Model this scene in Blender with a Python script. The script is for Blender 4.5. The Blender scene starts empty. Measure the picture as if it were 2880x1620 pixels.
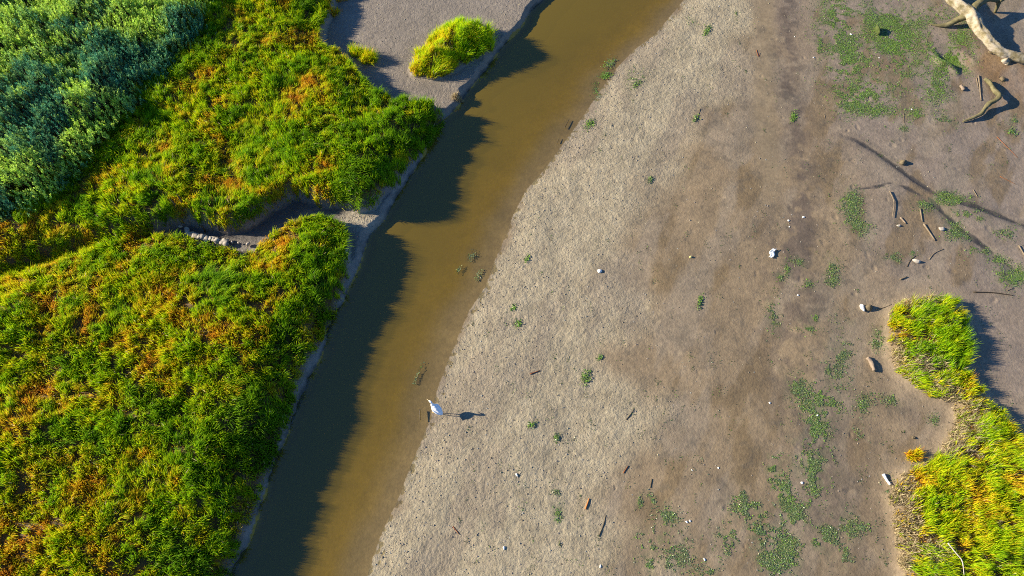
import bpy, math, random
import numpy as np
from mathutils import Vector, Matrix

R = math.radians
S = bpy.context.scene
C = S.collection
rng = np.random.default_rng(7)
random.seed(7)

# ------------------------------------------------------------------ camera
TILT, CAMH, FOC = R(27), 20.0, 1839.0          # FOC in the units the outlines below are measured in
cam = bpy.data.cameras.new('camera'); cam.sensor_width = 36; cam.lens = 36 * FOC / 2576
cam.clip_end = 3000
co = bpy.data.objects.new('camera', cam); C.objects.link(co)
co.location = (0, 0, CAMH); co.rotation_euler = (TILT, 0, 0); S.camera = co

# ------------------------------------------------------------------ light
SUN_EL, SUN_DIR = R(22), np.array([-1.0, 0.13])
SUN_DIR = SUN_DIR / np.linalg.norm(SUN_DIR)
W = bpy.data.worlds.new('World'); S.world = W; W.use_nodes = True
nt = W.node_tree; nt.nodes.clear()
sky = nt.nodes.new('ShaderNodeTexSky'); sky.sky_type = 'NISHITA'; sky.sun_disc = False
sky.sun_elevation = SUN_EL; sky.air_density = 1.0; sky.dust_density = 0.0; sky.ozone_density = 8.0
sky.sun_rotation = math.atan2(SUN_DIR[0], SUN_DIR[1])
bg = nt.nodes.new('ShaderNodeBackground'); bg.inputs[1].default_value = 0.076
wo = nt.nodes.new('ShaderNodeOutputWorld')
nt.links.new(sky.outputs[0], bg.inputs[0]); nt.links.new(bg.outputs[0], wo.inputs[0])
sl = bpy.data.lights.new('sun', 'SUN'); sl.energy = 5.0; sl.angle = R(0.8); sl.color = (1.0, 0.86, 0.64)
so = bpy.data.objects.new('sun', sl); C.objects.link(so)
to_sun = Vector((SUN_DIR[0] * math.cos(SUN_EL), SUN_DIR[1] * math.cos(SUN_EL), math.sin(SUN_EL)))
so.rotation_euler = to_sun.to_track_quat('Z', 'Y').to_euler(); so.location = to_sun * 60
S.view_settings.view_transform = 'Standard'; S.view_settings.look = 'None'
S.view_settings.gamma = 1; S.view_settings.exposure = 1.3
S.cycles.filter_width = 1.0; S.cycles.use_denoising = False; S.cycles.max_bounces = 6; S.cycles.diffuse_bounces = 3; S.cycles.glossy_bounces = 2
S.cycles.transmission_bounces = 3; S.cycles.transparent_max_bounces = 8


# ------------------------------------------------------------------ helpers
def at(px, py, z=0.0):
    """place on the level z seen at a point of the survey picture (2576 wide)"""
    u = (px - 1288) / FOC; v = (724.5 - py) / FOC
    dy = math.sin(TILT) + v * math.cos(TILT); dz = -math.cos(TILT) + v * math.sin(TILT)
    t = (CAMH - z) / -dz
    return (u * t, dy * t)

def hash2(ix, iy, seed):
    h = (ix.astype(np.int64) * 374761393 + iy.astype(np.int64) * 668265263 + seed * 1442695041) & 0xffffffff
    h = ((h ^ (h >> 13)) * 1274126177) & 0xffffffff
    h = ((h ^ (h >> 16)) * 2246822519) & 0xffffffff
    return ((h ^ (h >> 15)) & 0xffffff) / float(0xffffff)

def vn(x, y, seed=0):
    x0 = np.floor(x); y0 = np.floor(y); fx = x - x0; fy = y - y0
    fx = fx * fx * (3 - 2 * fx); fy = fy * fy * (3 - 2 * fy)
    a = hash2(x0, y0, seed); b = hash2(x0 + 1, y0, seed); c = hash2(x0, y0 + 1, seed); d = hash2(x0 + 1, y0 + 1, seed)
    return (a + (b - a) * fx) * (1 - fy) + (c + (d - c) * fx) * fy

def fbm(x, y, scale, seed=0, octv=4):
    s = 0; a = 0.5; t = 0; c, d = math.cos(0.6), math.sin(0.6)
    for i in range(octv):
        s = s + a * vn(x * scale, y * scale, seed + i * 17); t += a
        x, y = (x * c - y * d) * 1.0 + 3.7, (x * d + y * c) + 1.9
        scale *= 2.03; a *= 0.5
    return s / t

def ss(a, b, x):
    t = np.clip((x - a) / (b - a), 0, 1); return t * t * (3 - 2 * t)

def sdpoly(X, Y, P):
    """signed distance, positive inside"""
    P = np.array(P); n = len(P); d2 = np.full(X.shape, 1e9); ins = np.zeros(X.shape, bool)
    for i in range(n):
        ax, ay = P[i]; bx, by = P[(i + 1) % n]; ex, ey = bx - ax, by - ay
        t = np.clip(((X - ax) * ex + (Y - ay) * ey) / (ex * ex + ey * ey + 1e-9), 0, 1)
        d2 = np.minimum(d2, (X - ax - t * ex) ** 2 + (Y - ay - t * ey) ** 2)
        cr = (ay > Y) != (by > Y)
        xi = ax + (Y - ay) / (by - ay if by != ay else 1e-9) * ex
        ins ^= cr & (X < xi)
    d = np.sqrt(d2); return np.where(ins, d, -d)

def dline(X, Y, P):
    d2 = np.full(X.shape, 1e9)
    for (ax, ay), (bx, by) in zip(P[:-1], P[1:]):
        ex, ey = bx - ax, by - ay
        t = np.clip(((X - ax) * ex + (Y - ay) * ey) / (ex * ex + ey * ey + 1e-9), 0, 1)
        d2 = np.minimum(d2, (X - ax - t * ex) ** 2 + (Y - ay - t * ey) ** 2)
    return np.sqrt(d2)

# ------------------------------------------------------------------ outlines
LE = [(1480, -140), (1420, -60), (1362, 7), (1335, 30), (1309, 72), (1289, 90), (1269, 113), (1249, 137), (1225, 177), (1205, 197), (1179, 230),
      (1159, 260), (1139, 283), (1105, 313), (1089, 343), (1062, 397), (1039, 437), (1009, 480), (988, 516), (969, 553), (947, 577),
      (930, 593), (919, 626), (905, 670), (882, 716), (862, 766), (843, 793), (827, 843), (807, 900), (780, 950), (770, 986),
      (750, 1029), (733, 1073), (713, 1119), (687, 1183), (667, 1243), (647, 1299), (627, 1366), (597, 1426), (560, 1520), (520, 1620)]
RE = [(1840, -140), (1780, -60), (1720, 0), (1650, 85), (1590, 130), (1535, 190), (1495, 250), (1455, 310), (1375, 420), (1322, 480), (1292, 540),
      (1265, 610), (1242, 660), (1222, 720), (1182, 780), (1152, 850), (1122, 920), (1098, 990), (1085, 1050), (1060, 1110),
      (1035, 1170), (1000, 1260), (965, 1330), (940, 1400), (925, 1449), (900, 1520), (870, 1620)]
LEw = np.array([at(*p) for p in LE]); REw = np.array([at(*p) for p in RE])
def xL(y): return np.interp(y, LEw[::-1, 1], LEw[::-1, 0])
def xR(y): return np.interp(y, REw[::-1, 1], REw[::-1, 0])

def poly(pts, z): return [at(p[0], p[1], p[2] if len(p) > 2 else z) for p in pts]
N, B_ = .76, .50
PA = poly([(500, -160, .5), (870, -160, .5), (840, -60, .8), (832, 0, N), (805, 40, .9), (800, 90, .9), (845, 112, N), (880, 150, N), (910, 185, N), (945, 215, N),
           (985, 237, N), (1040, 240, N), (1085, 246, N), (1116, 262, .85), (1105, 295, .6), (1088, 330, B_), (1058, 372, B_), (1018, 412, B_), (1000, 452, B_),
           (960, 482, B_), (940, 512, .55), (900, 524, .52), (862, 512, .52), (830, 512, .52), (800, 511, .52), (770, 496, .52), (735, 492, .52), (700, 512, .52), (660, 538, .52),
           (620, 566, .52), (570, 577, .52), (520, 567, .52), (470, 555, .52), (430, 562, .52), (385, 580, .52), (300, 628, .52), (190, 655, .52), (90, 685, .52), (0, 718, .52), (-260, 760, .5),
           (-260, 500, .5), (0, 470, .5), (130, 420, .5), (300, 240, .5), (440, 80, .5)], .5)
PB = poly([(-260, 740, .6), (0, 694, .62), (60, 668, .62), (110, 645, .62), (150, 635, .62), (200, 617, .64), (290, 605, .68), (350, 585, .76), (400, 574, .9), (450, 580, N), (480, 592, N), (520, 608, N),
           (560, 613, N), (600, 622, N), (632, 628, .7), (640, 602, N), (680, 577, N), (720, 552, N), (760, 533, N), (800, 532, N), (840, 542, N), (866, 562, .65),
           (876, 592, .5), (873, 640, B_), (870, 690, B_), (852, 740, B_), (830, 790, B_), (800, 850, B_), (770, 900, B_), (745, 950, B_), (733, 1010, B_), (715, 1060, B_),
           (690, 1120, B_), (668, 1180, B_), (645, 1240, B_), (625, 1300, B_), (597, 1360, B_), (570, 1420, B_), (545, 1490, B_), (520, 1580, B_), (-260, 1620, .5)], .5)
PC = poly([(1035, 150, .5), (1047, 125, .6), (1066, 97, .7), (1087, 67, .72), (1112, 50, .72), (1150, 40, .72), (1188, 40, .72), (1223, 57, .7), (1246, 92, .5),
           (1242, 115, .35), (1232, 133, .3), (1200, 148, .25), (1160, 168, .25), (1130, 186, .25), (1092, 202, .25), (1060, 194, .25), (1037, 188, .3), (1029, 170, .4)], .4)
PD = poly([(2245, 770, .3), (2290, 744, .5), (2370, 734, .5), (2415, 752, .5), (2436, 790, .4), (2448, 850, .3), (2440, 900, .25), (2432, 935, .25), (2465, 960, .3),
           (2500, 1010, .3), (2535, 1045, .3), (2566, 1110, .3), (2640, 1190, .3), (2720, 1300, .3), (2760, 1620, .3), (2270, 1620, .1), (2262, 1449, .1), (2252, 1400, .1),
           (2242, 1320, .1), (2232, 1250, .1), (2262, 1192, .1), (2312, 1172, .1), (2358, 1142, .1), (2372, 1100, .1), (2402, 1060, .1), (2390, 1022, .1), (2332, 1000, .1),
           (2282, 962, .1), (2242, 930, .1), (2227, 880, .1), (2232, 830, .1)], .3)
PS = poly([(-260, -160), (560, -160), (530, 0), (518, 50), (468, 120), (428, 185), (368, 238), (298, 305), (258, 355), (198, 428), (128, 498), (60, 538), (0, 560), (-260, 640)], 1.05)

# coarse fields
FX0, FX1, FY0, FY1, FS = -25.0, 25.0, -1.0, 29.0, 0.1
fx = np.arange(FX0, FX1 + 1e-6, FS); fy = np.arange(FY0, FY1 + 1e-6, FS)
GX, GY = np.meshgrid(fx, fy)
FA, FB, FC, FD, FSH = [sdpoly(GX, GY, p) for p in (PA, PB, PC, PD, PS)]
def look(F, x, y):
    u = np.clip((x - FX0) / FS, 0, F.shape[1] - 1.001); v = np.clip((y - FY0) / FS, 0, F.shape[0] - 1.001)
    i = u.astype(int); j = v.astype(int); a = u - i; b = v - j
    return (F[j, i] * (1 - a) + F[j, i + 1] * a) * (1 - b) + (F[j + 1, i] * (1 - a) + F[j + 1, i + 1] * a) * b

YTOP = at(1116, 262)[1]
CH1 = [at(*p) for p in [(2060, 330), (2110, 348), (2150, 358), (2200, 388), (2250, 425), (2290, 455), (2345, 492), (2430, 520), (2500, 545), (2576, 575), (2700, 610)]]
CH2 = [at(*p) for p in [(2330, 500), (2370, 545), (2420, 590), (2470, 625), (2520, 665), (2576, 705), (2700, 760)]]
CH3 = [at(*p) for p in [(2150, 480), (2200, 475), (2235, 465), (2270, 475), (2320, 500)]]
HOLE = at(2392, 158)
FCH1, FCH2, FCH3 = [dline(GX, GY, p) for p in (CH1, CH2, CH3)]

SEAM = [at(*p, .6) for p in [(-300, 740), (-100, 705), (0, 684), (100, 648), (200, 616), (300, 594), (360, 580)]]
FSEAM = dline(GX, GY, SEAM)
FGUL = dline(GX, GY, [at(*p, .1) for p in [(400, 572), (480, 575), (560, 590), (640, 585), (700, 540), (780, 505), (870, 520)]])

def height(x, y):
    a, b, c, d = look(FA, x, y), look(FB, x, y), look(FC, x, y), look(FD, x, y)
    wob = (fbm(x, y, 1.3, 5, 3) - .5) * .25
    left = xL(y) - x; right = x - xR(y)
    dl = left * .85 + (fbm(x, y, 3.0, 9, 3) - .5) * .16 + (fbm(x, y, 1.0, 10, 2) - .5) * .22; dr = right * .85 + wob * .22
    ab = np.maximum(a, b)
    plat = np.where(y > YTOP - .3, .24, .03)
    plat = plat + ss(-.12, .06, ab + wob * .2) * (.54 - plat) + ss(.0, 1.7, ab) * .36
    # the cut goes on to the left as a shallow grassy trough
    plat = plat - .30 * np.exp(-(look(FSEAM, x, y) / .28) ** 2)
    plat = np.maximum(plat, .24 + ss(-.10, .12, c) * .10 + ss(0, .9, c) * .5)
    hum = (fbm(x, y, 1.1, 21, 4) - .5) * .30 * ss(.1, 1.0, ab) + (fbm(x, y, .35, 31, 2) - .5) * .2 * ss(.4, 2, ab)
    hum = hum + .42 * np.exp(-(look(FGUL, x, y) / 1.2) ** 2) * ss(.0, .25, a)
    bank = 1.45 * dl + (fbm(x, y, 5, 40, 3) - .5) * .12
    zl = np.minimum(plat + hum, np.maximum(bank, -.4))
    bed = -np.minimum(.30 * ss(0, .5, -dl) + .02, .075 * np.maximum(-dr, 0) + .0)
    zr = .05 * ss(0, 1.0, dr) + .010 * np.clip(dr, 0, 9) + (fbm(x, y, .55, 51, 3) - .5) * .10 * ss(.2, 1.5, dr)
    zr = zr + .20 * ss(-.25, .6, d)
    zr = zr - .035 * np.exp(-(look(FCH1, x, y) / .09) ** 2) * ss(at(2085, 338)[0], at(2180, 375)[0], x) - .035 * np.exp(-(look(FCH2, x, y) / .22) ** 2) - .015 * np.exp(-(look(FCH3, x, y) / .1) ** 2)
    # the hollow beside the fallen trunk: a low lip on its sunward side
    hx, hy = x - HOLE[0], y - HOLE[1]
    u = hx * .8 + hy * .6; v = -hx * .6 + hy * .8
    zr = zr + .19 * np.exp(-((u + .42 + .08 * np.sin(v * 7)) / .17) ** 2 - (v / .48) ** 2) - .14 * np.exp(-(u / .38) ** 2 - (v / .55) ** 2) + .03 * np.exp(-((u - .62) / .16) ** 2 - (v / .5) ** 2)
    # pale raised rim along the water
    z = np.where(dl > 0, zl, np.where(dr > 0, zr, bed))
    return z

ALG = [(2105, 50, 48, 75, .9), (2230, 65, 85, 55, .8), (2125, 160, 55, 95, .85), (2250, 120, 70, 70, 1), (2175, 245, 80, 40, .75), (2350, 225, 42, 50, .6), (2235, 175, 80, 35, .6), (2400, 152, 34, 50, 1.2), (2365, 168, 22, 40, .9),
       (2412, 100, 28, 38, .7), (2345, 40, 60, 32, .5), (2340, 135, 22, 20, .9), (2060, 120, 14, 40, .5), (2450, 15, 60, 20, .35), (2300, 295, 22, 22, .6), (2370, 310, 40, 22, .5), (2140, 270, 40, 20, .7), (2200, 285, 45, 22, .6),
       (2138, 520, 30, 40, .8), (2150, 575, 35, 30, .6), (2325, 515, 30, 18, .8), (2395, 512, 40, 14, 1.1), (2370, 498, 25, 10, 1.0), (2420, 545, 40, 16, .7), (2460, 560, 25, 10, .6), (2430, 600, 14, 14, .8), (2390, 570, 20, 12, .6), (2400, 590, 25, 20, .8), (2440, 632, 22, 12, .8), (2505, 660, 25, 12, .9),
       (2470, 635, 22, 10, .6), (2555, 700, 50, 22, 1.2), (2530, 595, 45, 22, .5), (2240, 655, 25, 16, .6), (2090, 680, 18, 35, .5), (2088, 710, 16, 14, .8), (2030, 720, 22, 14, .5), (1960, 700, 10, 10, .9),
       (1978, 680, 7, 17, 1.1), (2005, 665, 25, 14, .4), (1942, 790, 18, 40, .6), (2028, 830, 24, 20, .7), (2045, 805, 8, 14, .9), (2120, 810, 25, 30, .3), (2203, 855, 18, 32, .7), (2110, 895, 35, 40, .45), (2088, 940, 40, 40, .35),
       (2055, 1010, 42, 45, .8), (2085, 1020, 22, 20, 1.2), (2050, 1070, 28, 50, 1.0), (2000, 980, 28, 35, .5), (2165, 1022, 20, 32, .55), (2030, 1150, 60, 60, .55), (1942, 1180, 18, 40, 1.1), (1965, 1240, 28, 45, .85), (1990, 1290, 35, 45, .7),
       (2040, 1210, 22, 60, .8), (2150, 1105, 24, 22, .45), (1870, 1290, 38, 32, .55), (1895, 1280, 22, 22, .9), (1900, 1340, 60, 50, .6), (1840, 1370, 45, 40, .5), (1975, 1380, 38, 60, .75), (1930, 1420, 50, 40, .5),
       (2075, 1350, 38, 45, .5), (2050, 1370, 14, 14, 1.0), (2130, 1325, 25, 40, .4), (2120, 1400, 25, 30, .4), (2205, 1405, 14, 20, .7), (2160, 1330, 40, 14, .4), (1640, 1360, 32, 32, .8), (1625, 1420, 28, 28, .6), (1680, 1300, 22, 25, .6), (1690, 1410, 40, 35, .35),
       (1608, 1265, 10, 16, .8), (1640, 1260, 15, 20, .4), (1405, 1290, 12, 22, 1.0), (1720, 1380, 30, 40, .3), (1780, 1440, 30, 20, .5), (1400, 1240, 20, 12, .3), (1865, 1250, 15, 30, .4), (1300, 810, 10, 22, .4), (1600, 210, 30, 30, .35), (1500, 225, 14, 30, .4),
       (2290, 640, 14, 10, .6), (2270, 330, 10, 8, .7), (1740, 55, 10, 12, .4), (1850, 40, 8, 12, .4), (2550, 310, 25, 25, .3), (2490, 425, 18, 12, .3), (2240, 1010, 30, 16, .4), (2225, 1230, 14, 30, .5), (2345, 1060, 18, 18, .3)]
FALG = np.zeros(GX.shape)
for (px_, py_, rx_, ry_, dn_) in ALG:
    c_ = at(px_, py_); ex_ = at(px_ + rx_, py_)[0] - c_[0]; ey_ = at(px_, py_ - ry_)[1] - c_[1]
    FALG = np.maximum(FALG, dn_ * np.exp(-((GX - c_[0]) / ex_) ** 2 - ((GY - c_[1]) / ey_) ** 2))

def rough_field(x, y):
    """how crumbly the mud is: 1 on the pale bar by the water, less further right"""
    right = (x - xR(y)) * .85
    ypx = [0, 200, 300, 400, 500, 560, 620, 700, 800, 900, 950, 1050, 1150, 1250, 1350, 1449]
    xpx = [1890, 1880, 1760, 1690, 1630, 1590, 1500, 1490, 1550, 1490, 1560, 1600, 1560, 1430, 1480, 1500]
    p = np.array([at(a, b) for a, b in zip(xpx, ypx)])[::-1]
    xb = np.interp(y, p[:, 1], p[:, 0])
    n = (fbm(x, y, .5, 61, 4) - .5)
    pale = ss(-.15, .25, right + (fbm(x, y, 2.5, 62, 3) - .5) * .6) * ss(-1.6, .8, xb - x + n * 4.5)
    return pale

def mesh_from(verts, faces_idx, loop_start, name, col=None, smooth=False):
    me = bpy.data.meshes.new(name)
    me.vertices.add(len(verts)); me.vertices.foreach_set('co', np.asarray(verts, np.float32).ravel())
    me.loops.add(len(faces_idx)); me.loops.foreach_set('vertex_index', np.asarray(faces_idx, np.int32))
    me.polygons.add(len(loop_start)); me.polygons.foreach_set('loop_start', np.asarray(loop_start, np.int32))
    if smooth: me.polygons.foreach_set('use_smooth', np.ones(len(loop_start), bool))
    me.update(calc_edges=True)
    if col is not None:
        at_ = me.attributes.new('tint', 'FLOAT_COLOR', 'POINT')
        c4 = np.ones((len(verts), 4), np.float32); c4[:, :3] = col
        at_.data.foreach_set('color', c4.ravel())
    return me

def link(name, me, mat, parent=None, loc=None):
    o = bpy.data.objects.new(name, me); C.objects.link(o)
    if mat and not me.materials: me.materials.append(mat)
    if parent: o.parent = parent
    if loc is not None: o.location = loc
    return o

def tag(o, label, cat=None, group=None, kind=None):
    o['label'] = label
    if cat: o['category'] = cat
    if group: o['group'] = group
    if kind: o['kind'] = kind
    return o

# ------------------------------------------------------------------ materials
def newmat(name):
    m = bpy.data.materials.new(name); m.use_nodes = True; t = m.node_tree; t.nodes.clear()
    o = t.nodes.new('ShaderNodeOutputMaterial'); return m, t, o
def nd(t, typ, **kw):
    n = t.nodes.new(typ)
    for k, v in kw.items():
        if k.startswith('i_'): n.inputs[k[2:].replace('_', ' ')].default_value = v
        else: setattr(n, k, v)
    return n

def mat_leaf(name, trans=.35, rough=.55, noise=.25, spec=.25):
    m, t, o = newmat(name)
    a = nd(t, 'ShaderNodeAttribute', attribute_name='tint')
    p = nd(t, 'ShaderNodeBsdfPrincipled', i_Roughness=rough); p.inputs['Specular IOR Level'].default_value = spec
    tr = nd(t, 'ShaderNodeBsdfTranslucent'); mx = nd(t, 'ShaderNodeMixShader'); mx.inputs[0].default_value = trans
    t.links.new(a.outputs['Color'], p.inputs['Base Color']); t.links.new(a.outputs['Color'], tr.inputs['Color'])
    t.links.new(p.outputs[0], mx.inputs[1]); t.links.new(tr.outputs[0], mx.inputs[2]); t.links.new(mx.outputs[0], o.inputs[0])
    return m

def mat_solid(name, cols, scale=8, rough=.8, bump=.3, stretch=(1, 1, 1), detail=6, spec=.3):
    m, t, o = newmat(name)
    tc = nd(t, 'ShaderNodeTexCoord'); mp = nd(t, 'ShaderNodeMapping'); mp.inputs['Scale'].default_value = stretch
    n = nd(t, 'ShaderNodeTexNoise', i_Scale=scale, i_Detail=detail, i_Roughness=.65)
    r = nd(t, 'ShaderNodeValToRGB'); e = r.color_ramp.elements
    e[0].position = .3; e[0].color = (*cols[0], 1); e[1].position = .7; e[1].color = (*cols[-1], 1)
    for i, c in enumerate(cols[1:-1]):
        k = e.new(.3 + .4 * (i + 1) / (len(cols) - 1)); k.color = (*c, 1)
    p = nd(t, 'ShaderNodeBsdfPrincipled', i_Roughness=rough); p.inputs['Specular IOR Level'].default_value = spec
    b = nd(t, 'ShaderNodeBump', i_Strength=bump, i_Distance=.02)
    t.links.new(tc.outputs['Object'], mp.inputs[0]); t.links.new(mp.outputs[0], n.inputs['Vector'])
    t.links.new(n.outputs['Fac'], r.inputs[0]); t.links.new(r.outputs[0], p.inputs['Base Color'])
    t.links.new(n.outputs['Fac'], b.inputs['Height']); t.links.new(b.outputs[0], p.inputs['Normal'])
    t.links.new(p.outputs[0], o.inputs[0]); return m

def mat_mud():
    m, t, o = newmat('mud')
    a = nd(t, 'ShaderNodeAttribute', attribute_name='tint')
    ra = nd(t, 'ShaderNodeAttribute', attribute_name='crumble')
    tc = nd(t, 'ShaderNodeTexCoord')
    n1 = nd(t, 'ShaderNodeTexNoise', i_Scale=9, i_Detail=8, i_Roughness=.7)
    n2 = nd(t, 'ShaderNodeTexNoise', i_Scale=38, i_Detail=5, i_Roughness=.7)
    v = nd(t, 'ShaderNodeTexVoronoi', i_Scale=14, i_Randomness=1.0)
    n3 = nd(t, 'ShaderNodeTexNoise', i_Scale=1.3, i_Detail=5, i_Roughness=.6)
    for n in (n1, n2, v, n3): t.links.new(tc.outputs['Object'], n.inputs['Vector'])
    # colour: tint * small value and hue variation of the mud itself
    mr = nd(t, 'ShaderNodeMapRange'); mr.inputs[1].default_value = .3; mr.inputs[2].default_value = .7; mr.inputs[3].default_value = .80; mr.inputs[4].default_value = 1.2
    t.links.new(n1.outputs['Fac'], mr.inputs[0])
    mr2 = nd(t, 'ShaderNodeMapRange'); mr2.inputs[1].default_value = .3; mr2.inputs[2].default_value = .7; mr2.inputs[3].default_value = .82; mr2.inputs[4].default_value = 1.15
    t.links.new(n3.outputs['Fac'], mr2.inputs[0])
    mul = nd(t, 'ShaderNodeMath', operation='MULTIPLY'); t.links.new(mr.outputs[0], mul.inputs[0]); t.links.new(mr2.outputs[0], mul.inputs[1])
    vm = nd(t, 'ShaderNodeVectorMath', operation='SCALE'); t.links.new(a.outputs['Color'], vm.inputs[0]); t.links.new(mul.outputs[0], vm.inputs['Scale'])
    mix = nd(t, 'ShaderNodeMix', data_type='RGBA', blend_type='OVERLAY'); mix.inputs[0].default_value = .12
    t.links.new(vm.outputs[0], mix.inputs[6]); t.links.new(n2.outputs['Color'], mix.inputs[7])
    # relief
    h = nd(t, 'ShaderNodeMath', operation='MULTIPLY_ADD'); h.inputs[1].default_value = .6
    t.links.new(n2.outputs['Fac'], h.inputs[0]); t.links.new(n1.outputs['Fac'], h.inputs[2])
    h2 = nd(t, 'ShaderNodeMath', operation='MULTIPLY_ADD'); h2.inputs[1].default_value = -.35
    t.links.new(v.outputs['Distance'], h2.inputs[0]); t.links.new(h.outputs[0], h2.inputs[2])
    st = nd(t, 'ShaderNodeMapRange'); st.inputs[3].default_value = .12; st.inputs[4].default_value = 1.0
    t.links.new(ra.outputs['Fac'], st.inputs[0])
    b = nd(t, 'ShaderNodeBump', i_Distance=.035); t.links.new(st.outputs[0], b.inputs['Strength']); t.links.new(h2.outputs[0], b.inputs['Height'])
    rr = nd(t, 'ShaderNodeMapRange'); rr.inputs[3].default_value = .5; rr.inputs[4].default_value = .85
    t.links.new(ra.outputs['Fac'], rr.inputs[0])
    p = nd(t, 'ShaderNodeBsdfPrincipled'); p.inputs['Specular IOR Level'].default_value = .35
    t.links.new(rr.outputs[0], p.inputs['Roughness']); t.links.new(mix.outputs[2], p.inputs['Base Color']); t.links.new(b.outputs[0], p.inputs['Normal'])
    t.links.new(p.outputs[0], o.inputs[0]); return m

def mat_water():
    m, t, o = newmat('water')
    tr = nd(t, 'ShaderNodeBsdfTransparent'); tr.inputs[0].default_value = (.93, .90, .74, 1)
    df = nd(t, 'ShaderNodeBsdfDiffuse'); df.inputs[0].default_value = (.138, .099, .009, 1)
    gl = nd(t, 'ShaderNodeBsdfGlossy', i_Roughness=.06)
    tc = nd(t, 'ShaderNodeTexCoord'); n = nd(t, 'ShaderNodeTexNoise', i_Scale=3.5, i_Detail=3)
    b = nd(t, 'ShaderNodeBump', i_Strength=.05, i_Distance=.03)
    t.links.new(tc.outputs['Object'], n.inputs['Vector']); t.links.new(n.outputs['Fac'], b.inputs['Height'])
    t.links.new(b.outputs[0], gl.inputs['Normal'])
    # Schlick reflectance, the same from above and below the surface
    ge = nd(t, 'ShaderNodeNewGeometry'); dt = nd(t, 'ShaderNodeVectorMath', operation='DOT_PRODUCT')
    t.links.new(ge.outputs['Incoming'], dt.inputs[0]); t.links.new(b.outputs[0], dt.inputs[1])
    ab_ = nd(t, 'ShaderNodeMath', operation='ABSOLUTE'); t.links.new(dt.outputs['Value'], ab_.inputs[0])
    om = nd(t, 'ShaderNodeMath', operation='SUBTRACT'); om.inputs[0].default_value = 1; t.links.new(ab_.outputs[0], om.inputs[1])
    pw = nd(t, 'ShaderNodeMath', operation='POWER'); pw.inputs[1].default_value = 5; t.links.new(om.outputs[0], pw.inputs[0])
    f = nd(t, 'ShaderNodeMath', operation='MULTIPLY_ADD'); f.inputs[1].default_value = .945; f.inputs[2].default_value = .065; t.links.new(pw.outputs[0], f.inputs[0])
    # suspended silt: the water hides its bed more the deeper it is
    da = nd(t, 'ShaderNodeAttribute', attribute_name='depth')
    k1 = nd(t, 'ShaderNodeMath', operation='MULTIPLY'); k1.inputs[1].default_value = -6.0; t.links.new(da.outputs['Fac'], k1.inputs[0])
    k2 = nd(t, 'ShaderNodeMath', operation='EXPONENT'); t.links.new(k1.outputs[0], k2.inputs[0])
    k3 = nd(t, 'ShaderNodeMath', operation='SUBTRACT'); k3.inputs[0].default_value = 1.0; t.links.new(k2.outputs[0], k3.inputs[1])
    m1 = nd(t, 'ShaderNodeMixShader'); t.links.new(k3.outputs[0], m1.inputs[0])
    t.links.new(tr.outputs[0], m1.inputs[1]); t.links.new(df.outputs[0], m1.inputs[2])
    m2 = nd(t, 'ShaderNodeMixShader'); t.links.new(f.outputs[0], m2.inputs[0]); t.links.new(m1.outputs[0], m2.inputs[1]); t.links.new(gl.outputs[0], m2.inputs[2])
    t.links.new(m2.outputs[0], o.inputs[0]); return m

M_MUD = mat_mud(); M_WATER = mat_water()
M_GRASS = mat_leaf('grass_blades', .48, .6, spec=.08); M_SHRUB = mat_leaf('shrub_leaves', .28, .6); M_ALGAE = mat_leaf('algae_fronds', .1, .4, spec=.5)
M_CRUMB = mat_leaf('mud_crumbs', 0.0, .9, spec=.2)
M_LOG = mat_solid('weathered_log_wood', [(.09, .075, .03), (.21, .175, .10), (.33, .29, .215), (.40, .34, .29)], 4.0, .8, 1.0, (1, 1, 1))
M_BRANCH = mat_solid('damp_branch_wood', [(.07, .065, .028), (.13, .115, .055), (.19, .165, .09)], 6, .8, .6)
M_STICK = mat_solid('grey_stick_wood', [(.13, .10, .065), (.23, .185, .13)], 9, .85, .4)
M_DSTICK = mat_solid('dark_wet_stick', [(.035, .028, .015), (.07, .05, .03)], 9, .6, .4)
M_RED = mat_solid('rusty_reed', [(.16, .05, .02), (.24, .09, .03)], 12, .8, .3)
M_ORANGE = mat_solid('orange_bark', [(.36, .12, .03), (.44, .18, .05)], 12, .7, .3)
M_WHITE = mat_solid('bleached_white', [(.62, .62, .60), (.82, .82, .80)], 14, .6, .3)
M_PLASTIC = mat_solid('white_plastic', [(.62, .72, .78), (.80, .84, .86)], 6, .35, .3, spec=.5)
M_STONE = mat_solid('brown_stone', [(.10, .078, .045), (.19, .15, .09)], 9, .85, .6)
M_PALE = mat_solid('pale_mud_clod', [(.30, .27, .235), (.48, .44, .39)], 7, .9, .8)
M_PINK = mat_solid('pinkish_driftwood', [(.18, .135, .10), (.30, .24, .18)], 9, .85, .6)
M_FEATHER = mat_solid('white_feathers', [(.80, .81, .83), (.86, .87, .88)], 30, .7, .1)
M_BILL = mat_solid('yellowish_bill', [(.55, .42, .22), (.62, .5, .3)], 30, .5, .1)
M_LEG = mat_solid('dark_legs', [(.05, .04, .03), (.08, .06, .04)], 30, .6, .1)
M_FOOT = mat_solid('yellow_feet', [(.60, .38, .06), (.66, .44, .09)], 30, .6, .1)
M_EYE = mat_solid('dark_eye', [(.02, .02, .015), (.03, .03, .02)], 30, .2, .0)

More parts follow.
